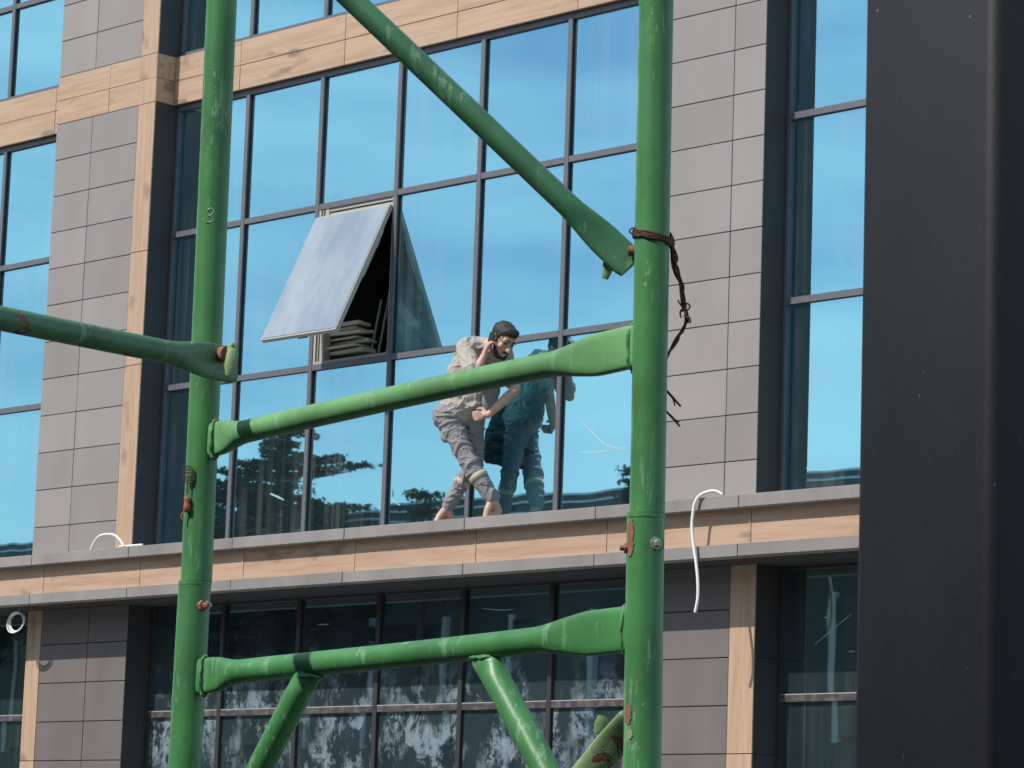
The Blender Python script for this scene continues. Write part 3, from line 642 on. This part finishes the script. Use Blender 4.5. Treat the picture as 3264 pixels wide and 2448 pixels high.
# ================================================================== THE MAN
P0 = Vector((-19.48, .01, 0)); TV = Vector((.7071, -.7071, 0)); RV = Vector((.7071, .7071, 0))
def pj(zx, zy, dl):
    d = ray(1300+zx*.434153, 980+zy*.434153); o_ = P0+TV*dl
    return CAM+d*((o_-CAM).dot(TV)/d.dot(TV))
def cone(bm, a, b, ra, rb, seg=14):
    a, b = Vector(a), Vector(b); ax = b-a; l = ax.length
    if l < 1e-5: return ball(bm, a, ra)
    ax.normalize(); n = ax.orthogonal().normalized(); P = []; Q = []
    for k in range(1, 5): t = PI/2*(1-k/4.5); P.append(a-ax*ra*math.sin(t)); Q.append((ra*math.cos(t),)*2)
    P.append(a); Q.append((ra, ra)); P.append(b); Q.append((rb, rb))
    for k in range(1, 5): t = PI/2*k/4.5; P.append(b+ax*rb*math.sin(t)); Q.append((rb*math.cos(t),)*2)
    rings = []; wv = ax.cross(n)
    for p, (r, _) in zip(P, Q): rings.append([bm.verts.new(p+(n*math.cos(2*PI*i/seg)+wv*math.sin(2*PI*i/seg))*r) for i in range(seg)])
    for x, y in zip(rings, rings[1:]):
        for i in range(seg): bm.faces.new((x[i], x[(i+1) % seg], y[(i+1) % seg], y[i]))
    bm.faces.new(rings[0][::-1]); bm.faces.new(rings[-1])
def ball(bm, c, r, axes=None):
    """ellipsoid; r = (rx, ry, rz) in the frame axes"""
    r = (r, r, r) if not isinstance(r, tuple) else r; ax = axes or (Vector((1, 0, 0)), Vector((0, 1, 0)), Vector((0, 0, 1)))
    g = bmesh.ops.create_uvsphere(bm, u_segments=18, v_segments=12, radius=1)
    for v in g['verts']: k = v.co.copy(); v.co = Vector(c)+ax[0]*k.x*r[0]+ax[1]*k.y*r[1]+ax[2]*k.z*r[2]
def chain(bm, pts):
    for (a, ra), (b, rb) in zip(pts, pts[1:]): cone(bm, a, b, ra, rb)
def melt(name, bm, voxel, mats, parent, smooth=4, disp=None, org=None):
    """unite overlapping shapes into one skin, smooth it and fold it"""
    bmesh.ops.recalc_face_normals(bm, faces=bm.faces[:])
    me = bpy.data.meshes.new(name); bm.to_mesh(me); bm.free(); o = bpy.data.objects.new(name, me); C.objects.link(o)
    rm = o.modifiers.new('r', 'REMESH'); rm.mode = 'VOXEL'; rm.voxel_size = voxel
    sm = o.modifiers.new('s', 'SMOOTH'); sm.iterations = smooth; sm.factor = .6
    dg = bpy.context.evaluated_depsgraph_get(); me2 = bpy.data.meshes.new_from_object(o.evaluated_get(dg)); o.modifiers.clear(); o.data = me2
    me2.name = name
    if disp:
        co = [v.co.copy() for v in me2.vertices]; no = [v.normal.copy() for v in me2.vertices]
        for v, c, n in zip(me2.vertices, co, no): v.co = c+n*disp(c, n)
    for p in me2.polygons: p.use_smooth = True
    me2.materials.clear()
    for k in mats: me2.materials.append(k)
    if org is not None: me2.transform(Matrix.Translation(-Vector(org))); o.location = Vector(org)-(parent.location if parent else Vector())
    if parent: o.parent = parent
    return o
def cloth_mat(name, base):
    m = Mat(name, .85); a = m.noise((1, 1, 1), 9, 4); f = m.noise((1, 1, 1), 300, 2)
    m.col(m.mix(m.ramp(a, [(.3, 0.), (.7, 1.)]), tuple(k*.93 for k in base), base)).bump(f, .2, .002); return m.m
M['shirt'] = cloth_mat('khaki_grey_cotton', (.42, .38, .345)); M['trousers'] = cloth_mat('grey_work_cloth', (.265, .255, .268))
M['jacket'] = cloth_mat('dark_jacket_cloth', (.07, .075, .065)); M['vest'] = cloth_mat('grey_undershirt', (.22, .23, .235)); M['band'] = cloth_mat('dirty_cream_strap', (.52, .47, .33))
m = Mat('skin', .5); a = m.noise((1, 1, 1), 14, 3); m.col(m.mix(a, (.46, .26, .19), (.60, .38, .29))); m.b.inputs['Subsurface Weight'].default_value = .06; m.b.inputs['Subsurface Radius'].default_value = (.02, .008, .004); M['skin'] = m.m
m = Mat('black_hair', .55); a = m.noise((1, 1, 1), 70, 4); m.col(m.mix(a, (.005, .0045, .005), (.028, .024, .026))).bump(a, .8, .01); M['hair'] = m.m
M['phone'] = Mat('dark_phone_case', .3).col((.02, .02, .023)).m; M['eye'] = Mat('eye', .2).col((.05, .03, .025)).m
# joints
pel = pj(375, 770, .0); hipR = pj(300, 800, .04); hipL = pj(465, 800, .0)
kneR = pj(435, 1115, .13); ankR = pj(622, 1405, .17)
kneL = pj(492, 1130, -.06); ankL = pj(284, 1478, -.13)
wst = pj(400, 630, .02); chs = pj(470, 420, .13); nck = pj(565, 285, .22)
shR = pj(430, 290, .25); shL = pj(710, 375, .15)
elR = pj(478, 520, .42); wrR = pj(560, 352, .40)
elL = pj(795, 600, .25); wrL = pj(590, 790, .29); 
# head frame
hf = (RV*.52-UPV*.66+TV*.66).normalized(); hu = (UPV+RV*.10-hf*(UPV+RV*.10).dot(hf)).normalized(); hr = hf.cross(hu).normalized()   # hr = his right
HC = pj(700, 238, .33); HX = (hr, hf, hu); s_ = 1.14
def hp(r, f, u): return HC+(hr*r+hf*f+hu*u)*s_
foot_z = 4.668
body = bmesh.new()
# skull, jaw, neck
ball(body, hp(0, -.012, .025), (.078*s_, .100*s_, .098*s_), HX); ball(body, hp(0, .022, -.045), (.062*s_, .070*s_, .085*s_), HX); ball(body, hp(0, .045, -.095), (.036*s_, .040*s_, .03*s_), HX)
cone(body, hp(0, .082, .012), hp(0, .118, -.030), .010*s_, .0155*s_); ball(body, hp(.013, .102, -.034), .010*s_); ball(body, hp(-.013, .102, -.034), .010*s_)
cone(body, hp(.05, .078, .030), hp(-.05, .078, .030), .014*s_, .014*s_); ball(body, hp(.045, .062, -.022), .022*s_); ball(body, hp(-.045, .062, -.022), .022*s_)
cone(body, hp(.018, .088, -.064), hp(-.018, .088, -.064), .009*s_, .009*s_); cone(body, hp(.014, .085, -.078), hp(-.014, .085, -.078), .009*s_, .009*s_)
for sg in (1, -1):
    ball(body, hp(sg*.080, -.012, -.005), (.010*s_, .020*s_, .033*s_), HX); ball(body, hp(sg*.086, -.018, .014), (.008*s_, .016*s_, .014*s_), HX)
chain(body, [(hp(0, -.03, -.05), .062), (nck, .066), (chs, .12), (wst, .115), (pel, .12)])
chain(body, [(nck, .06), (shR, .055), (elR, .043), (elR.lerp(wrR, .35), .044), (wrR, .029)])
chain(body, [(nck, .06), (shL, .055), (elL, .043), (elL.lerp(wrL, .35), .044), (wrL, .029)])
chain(body, [(pel, .11), (hipR, .095), (kneR, .06), (kneR.lerp(ankR, .35), .056), (ankR, .037)])
chain(body, [(pel, .11), (hipL, .095), (kneL, .06), (kneL.lerp(ankL, .35), .056), (ankL, .037)])
# feet: heel, ball, five toes
def foot(ank, fd, pitch, inner, floor):
    fd = Vector((fd[0], fd[1], 0)).normalized(); sd = Vector((-fd.y, fd.x, 0))*inner   # towards the big toe
    cp, sp = math.cos(pitch), math.sin(pitch)
    f3 = fd*cp-UPV*sp; u3 = UPV*cp+fd*sp
    ballp = ank+f3*.125-u3*.052; heel = ank-f3*.045-u3*.048
    toe_c = ballp+f3*.05; low = min((heel-UPV*.03).z, (ballp-UPV*.022).z); sh = Vector((0, 0, floor-low)) 
    ballp += sh; heel += sh
    chain(body, [(ank, .036), (heel, .032)]); chain(body, [(ank, .037), (ank.lerp(ballp, .5)+u3*.010, .034), (ballp, .026)]); chain(body, [(heel, .031), (ballp+sd*.016, .026)]); chain(body, [(heel, .031), (ballp-sd*.022, .023)])
    fl = UPV if pitch > .15 else u3
    for k in range(5):
        o_ = sd*(.030-.0165*k); r = (.0135, .010, .0095, .009, .0085)[k]; ln = (.062, .060, .052, .044, .034)[k]
        t0 = ballp+o_-f3*.01; t1 = ballp+o_*1.15+fd*ln*.55-UPV*.004; t2 = ballp+o_*1.2+fd*ln-UPV*(.010-.0*k)
        t1.z = max(t1.z, floor+r); t2.z = max(t2.z, floor+r*.95); chain(body, [(t0, r*1.2), (t1, r), (t2, r*.95)])
foot(ankR, (-.18, -1.0), .62, 1, foot_z); foot(ankL, (-.25, -1.0), .30, -1, foot_z)
# hands
def hand(wr, pd, pn, th, curl, sc_=1.08, flip=1, spread=.0):
    """wrist, finger direction, palm normal (the way fingers curl), thumb side"""
    pd = pd.normalized(); pn = (pn-pd*pn.dot(pd)).normalized(); ts = pd.cross(pn)*flip
    if ts.dot(th) < 0: ts = -ts
    chain(body, [(wr, .028), (wr+pd*.03*sc_, .024*sc_)])
    for k in range(4):
        chain(body, [(wr+pd*.01, .018*sc_), (wr+pd*.085*sc_+ts*(.030-.020*k)*sc_, .0135*sc_)])
    ln = (.040, .045, .042, .034); r0 = (.0098, .0100, .0095, .0085)
    for k in range(4):
        p = wr+pd*.088*sc_+ts*(.030-.020*k)*sc_; d = pd+ts*spread*(1.5-k); a = .25; pts = [(p, r0[k]*1.12*sc_)]
        for j, fr in enumerate((1., .72, .55)):
            a += curl[j]*(1+.08*k); q = (pd*math.cos(a)+pn*math.sin(a)+ts*spread*(1.5-k)*.5).normalized(); p = p+q*ln[k]*fr*sc_; pts.append((p, r0[k]*(1-.10*(j+1))*sc_))
        chain(body, pts)
    b = wr+pd*.018*sc_+ts*.022*sc_; c = b+(ts*.75+pd*.55+pn*.35).normalized()*.042*sc_; d = c+(pd*.85+pn*.5+ts*.1).normalized()*.032*sc_; e = d+(pd*.8+pn*.6-ts*.15).normalized()*.024*sc_
    chain(body, [(b, .0165*sc_), (c, .0135*sc_), (d, .0115*sc_), (e, .0098*sc_)])
ear = hp(.086, -.012, -.008)
hd = (pj(596, 235, .40)-wrR); hand(wrR, hd, (ear+hf*.02-wrR-hd*.9)*1.0+RV*.6-TV*.3, RV*.4-TV*.6, (.35, .75, .55))
hand(wrL, pj(455, 800, .27)-wrL, -TV+UPV*.1, UPV*.8-RV*.2, (.45, .6, .4))
man = melt('person', body, .0065, [M['skin']], None, 3, None, Vector((-19.35, -.12, 4.668)))
tag(man, 'barefoot man in khaki work clothes stooping on the ledge while phoning', 'person')
# clothing
def folds(c, n, amp, f1, axis):
    w_ = Vector((noise.noise(c*4.1), noise.noise(c*4.1+Vector((9, 2, 5))), noise.noise(c*4.1+Vector((1, 8, 3)))))*.16
    p = c+w_; t = p.dot(axis)
    a = noise.noise(Vector((p.x*f1*.5+t*f1*.55, p.y*f1*.5-t*f1*.4, t*f1*1.15))+Vector((3, 7, 1))); b = noise.noise(Vector((p.x*f1*1.5-t*f1, p.y*f1*1.5, t*f1*2.1)))
    r1_ = max(0, 1-abs(a)*5.0); r2_ = max(0, 1-abs(b)*5.0); k = .5+.5*noise.noise(c*5.0+Vector((5, 5, 5)))
    return amp*(r1_**1.3*1.1*(.4+k)+r2_**1.5*.55-.45)
spine = (nck-pel).normalized()
sh = bmesh.new()
chain(sh, [(pj(545, 300, .20), .092), (pj(475, 350, .15), .135), (pj(425, 480, .08), .152), (pj(405, 620, .03), .158), (pj(385, 735, .03), .168)])
ball(sh, pj(640, 370, .14), (.10, .09, .09)); ball(sh, pj(540, 540, .13), (.10, .10, .15)); ball(sh, pj(470, 650, .10), (.12, .11, .10)); ball(sh, pj(310, 650, .0), (.095, .09, .10))
chain(sh, [(nck.lerp(shR, .5), .078), (shR, .084), (shR.lerp(elR, .45), .080), (shR.lerp(elR, .80), .088)])
chain(sh, [(nck.lerp(shL, .5), .080), (shL, .080), (shL.lerp(elL, .72), .070)])
chain(sh, [(pj(500, 255, .14), .050), (pj(560, 258, .20), .050), (pj(600, 330, .26), .042)])
chain(sh, [(pj(330, 735, .12), .045), (pj(430, 735, .15), .045), (pj(515, 705, .17), .035)])
shirt = melt('shirt', sh, .0065, [M['shirt']], man, 7, lambda c, n: folds(c, n, .0145, 8, spine), Vector((-19.35, -.12, 5.3)))
shirt.location = Vector((-19.35, -.12, 5.3))-man.location
vs = bmesh.new(); ball(vs, pj(590, 690, .13), (.095, .08, .12)); ball(vs, pj(600, 600, .13), (.10, .09, .12)); ball(vs, pj(570, 760, .10), (.07, .07, .06))
vest = melt('undershirt', vs, .008, [M['vest']], man, 5, lambda c, n: folds(c, n, .005, 8, spine), pel)
tr = bmesh.new()
chain(tr, [(pel+UPV*.02, .165), (hipR, .125), (hipR.lerp(kneR, .5), .094), (kneR, .082), (kneR.lerp(ankR, .35), .082), (kneR.lerp(ankR, .66), .078), (kneR.lerp(ankR, .945), .066)])
chain(tr, [(pel, .16), (hipL, .120), (hipL.lerp(kneL, .5), .092), (kneL, .080), (kneL.lerp(ankL, .35), .070), (kneL.lerp(ankL, .7), .066), (kneL.lerp(ankL, .95), .056)])
ball(tr, pj(250, 800, .02), (.085, .08, .11)); ball(tr, pj(285, 925, .10), (.05, .05, .085)); ball(tr, pj(262, 960, .08), (.03, .03, .035))
cb = bmesh.new()
for (x, y, d0, d1, r) in ((400, 700, -.16, -.02, .06), (405, 800, -.20, .0, .06), (420, 900, -.24, .05, .055), (435, 1000, -.26, .09, .050), (450, 1090, -.25, .12, .042)): cone(cb, pj(x, y, d0), pj(x, y, d1), r, r)
chain(cb, [(pj(400, 700, -.16), .06), (pj(405, 800, -.20), .058), (pj(420, 900, -.24), .052), (pj(435, 1000, -.26), .046), (pj(450, 1090, -.25), .040)])
melt('tied_jacket', cb, .009, [M['jacket']], man, 5, lambda c, n: folds(c, n, .009, 8, UPV), pel)['label'] = 'dark jacket tied behind the waist'
legdir = (kneR-ankR).normalized()
trousers = melt('trousers', tr, .0065, [M['trousers']], man, 5, lambda c, n: folds(c, n, .0130, 9, UPV), pel)
for nm, kn, an, r, t in (('r', kneR, ankR, .080, .44), ('l', kneL, ankL, .069, .44)):
    bm = bmesh.new(); ax = (an-kn).normalized(); c = kn.lerp(an, t); P = [c+ax*k for k in (-.024, -.02, .0, .02, .024)]
    loft(bm, P, [(r*.95, r*.95), (r+.002, r+.002), (r+.005, r+.005), (r+.002, r+.002), (r*.95, r*.95)], TV, 32); o = part('leg_strap', bm, M['band'], man, c)
# hair, beard, brows, eyes
hb = bmesh.new(); ball(hb, hp(0, -.024, .042), (.088*s_, .104*s_, .092*s_), HX); ball(hb, hp(0, .045, .092), (.062*s_, .050*s_, .036*s_), HX); ball(hb, hp(.046, -.040, .015), (.036*s_, .052*s_, .048*s_), HX); ball(hb, hp(-.046, -.040, .015), (.036*s_, .052*s_, .048*s_), HX)
cone(hb, hp(.074, .018, .035), hp(.073, .020, -.020), .009, .006); cone(hb, hp(-.074, .018, .035), hp(-.073, .020, -.020), .009, .006)
hair = melt('hair', hb, .006, [M['hair']], man, 2, lambda c, n: .004*noise.noise(c*40)+.004*noise.noise(c*110), HC)
bb = bmesh.new(); cone(bb, hp(.058, .035, -.072), hp(.034, .072, -.108), .019, .019); cone(bb, hp(-.058, .035, -.072), hp(-.034, .072, -.108), .019, .019); cone(bb, hp(.034, .074, -.108), hp(-.034, .074, -.108), .019, .019)
cone(bb, hp(.069, .018, -.028), hp(.058, .035, -.072), .008, .014); cone(bb, hp(-.069, .018, -.028), hp(-.058, .035, -.072), .008, .014); cone(bb, hp(.028, .094, -.058), hp(-.028, .094, -.058), .0085, .0085)
melt('beard', bb, .005, [M['hair']], man, 1, lambda c, n: .003*noise.noise(c*90), HC)
for sg in (1, -1):
    bm = bmesh.new(); P = [hp(sg*.012, .094, .030), hp(sg*.034, .092, .038), hp(sg*.058, .076, .030)]; loft(bm, catmull(P, 4), [(.0062, .005)]*9, hf, 8); part('eyebrow', bm, M['hair'], man, P[0])
    bm = bmesh.new(); ball(bm, hp(sg*.032, .080, .008), (.015*s_, .010*s_, .0085*s_), HX); part('eye', bm, M['eye'], man, HC)
# phone
bm = bmesh.new(); pc = ear+hr*.011-hu*.022; box(bm, -.0045, .0045, -.033, .033, -.062, .058); bmesh.ops.bevel(bm, geom=bm.edges[:], offset=.003, segments=2, affect='EDGES')
o = link('mobile_phone', bm, M['phone'], None, True); ph_u = (hu*.9+hf*-.35).normalized(); ph_f = hr.cross(ph_u); o.matrix_world = Matrix((( -hr.x, ph_f.x, ph_u.x, pc.x), (-hr.y, ph_f.y, ph_u.y, pc.y), (-hr.z, ph_f.z, ph_u.z, pc.z), (0, 0, 0, 1)))
tag(o, "dark mobile phone held against the stooping man's ear", 'phone')

# ================================================================== WHAT THE WINDOWS MIRROR: the other side of the street
OB = tag(empty('opposite_building', (-58, -24, 0)), 'long low building with banded metal siding mirrored along the bottom of the windows', 'building')
def ob(name, x0, x1, y0, y1, z0, z1, mat): return slab(name, x0, x1, y0, y1, z0, z1, M[mat], OB)
ob('wall', -95, 10, -36, -24.1, 0, 8.35, 'siding')
z = 8.36
k = 0
while z < 9.24:
    h = (.17, .10, .15, .12, .20)[k % 5]; z1 = min(z+h, 9.25)
    for x0 in range(-95, 10, 15): ob('siding_panel', x0+.01, x0+14.99, -24.1-.0, -23.98-.02*(k % 2), z, z1-.042, 'siding')
    ob('siding_trim', -95, 10, -24.09, -23.95, z1-.041, z1-.001, 'trim'); z = z1; k += 1
ob('roof', -95.2, 10.2, -36.2, -24.2, 9.2, 9.26, 'siding')
ob('parapet_core', -95, 10, -24.6, -24.11, 8.352, 9.19, 'siding')
for kx, x in enumerate(range(-92, 8, 4)):
    for z0, z1 in ((1.0, 3.2), (4.6, 6.9)):
        ob('window', x, x+2.1, -24.095, -24.0, z0, z1, 'far_glass')
        ob('window_frame', x-.12, x-.005, -24.095, -23.97, z0-.1, z1+.1, 'trim'); ob('window_frame', x+2.105, x+2.22, -24.095, -23.97, z0-.1, z1+.1, 'trim')
def quad(bm, c, s, d1, d2):
    bm.faces.new([bm.verts.new(c+d1*a*s+d2*b*s*.5) for a, b in ((-1, -1), (1, -1), (1, 1), (-1, 1))])
def rv(): return Vector((random.gauss(0, 1), random.gauss(0, 1), random.gauss(0, 1))).normalized()
def tree(loc, h, spread, tiers, label, conifer=True, base=.3):
    t = tag(empty('conifer_tree' if conifer else 'garden_tree', loc), label, 'tree'); loc = Vector(loc)
    bm = bmesh.new(); P = [Vector((.1*math.sin(k), .08*math.cos(k*1.3), h*k/8)) for k in range(9)]; loft(bm, P, [(.17*(1-k/9)+.02,)*2 for k in range(9)], (0, 1, 0), 10)
    link('trunk', bm, M['bark'], t, True)
    bl = bmesh.new(); lm = bmesh.new()
    for i in range(tiers):
        u = i/(tiers-1); z = h*(base+(1-base)*u); L_ = spread*(1-u)**.8*(1 if conifer else math.sin(PI*min(1, .25+u*.8)))+.12
        for j in range(8 if u < .8 else 4):
            a = random.uniform(0, 2*PI); l = L_*random.uniform(.55, 1.12); up = random.uniform(.02, .20) if conifer else random.uniform(.2, .8)
            d = Vector((math.cos(a), math.sin(a), up)); zj = random.uniform(-.26, .26) if conifer else 0.; l *= random.uniform(.6, 1.15); pts = [Vector((0, 0, z-.1+zj))+d*l*s-Vector((0, 0, .10*l*s*(1-s)*2)) for s in (0, .33, .66, 1)]
            loft(lm, pts, [(.03, .03), (.022, .022), (.014, .014), (.006, .006)], (.1, .2, .97), 5)
            n = int(130*l)+16
            for _ in range(n):
                s = random.random()**.7; b = pts[0].lerp(pts[3], s); off = Vector((random.gauss(0, .11), random.gauss(0, .11), random.gauss(0.03, .032)))*(1.35-s*.7)*(1 if conifer else 1.5)
                for _ in range(2):
                    q = rv(); e = q.cross(rv()).normalized(); quad(bl, b+off+rv()*.04, random.uniform(.026, .062), (q+d*.6).normalized(), e)
    link('limbs', lm, M['bark'], t); o = link('crown', bl, M['leaf'], t); o['kind'] = 'stuff'
tree((-49.3, -22.8, 0), 10.85, 3.7, 16, 'tall dark layered conifer mirrored in the lower left panes of the middle window', True, .62)
tree((-52.0, -22.6, 0), 10.45, 2.9, 12, 'second dark conifer mirrored just left of the tall layered one', True, .6)
tree((-45.3, -22.9, 0), 9.2, .36, 7, 'small leafy tree top mirrored over the roofline left of the man', False, .8)
tree((-59.6, -22.6, 0), 9.0, 1.5, 10, 'dark tree mirrored at the foot of the far left window', False, .7)
tree((-39.5, -22.6, 0), 9.3, .2, 7, 'thin tree top mirrored over the roofline beside the right scaffold post', False, .85)
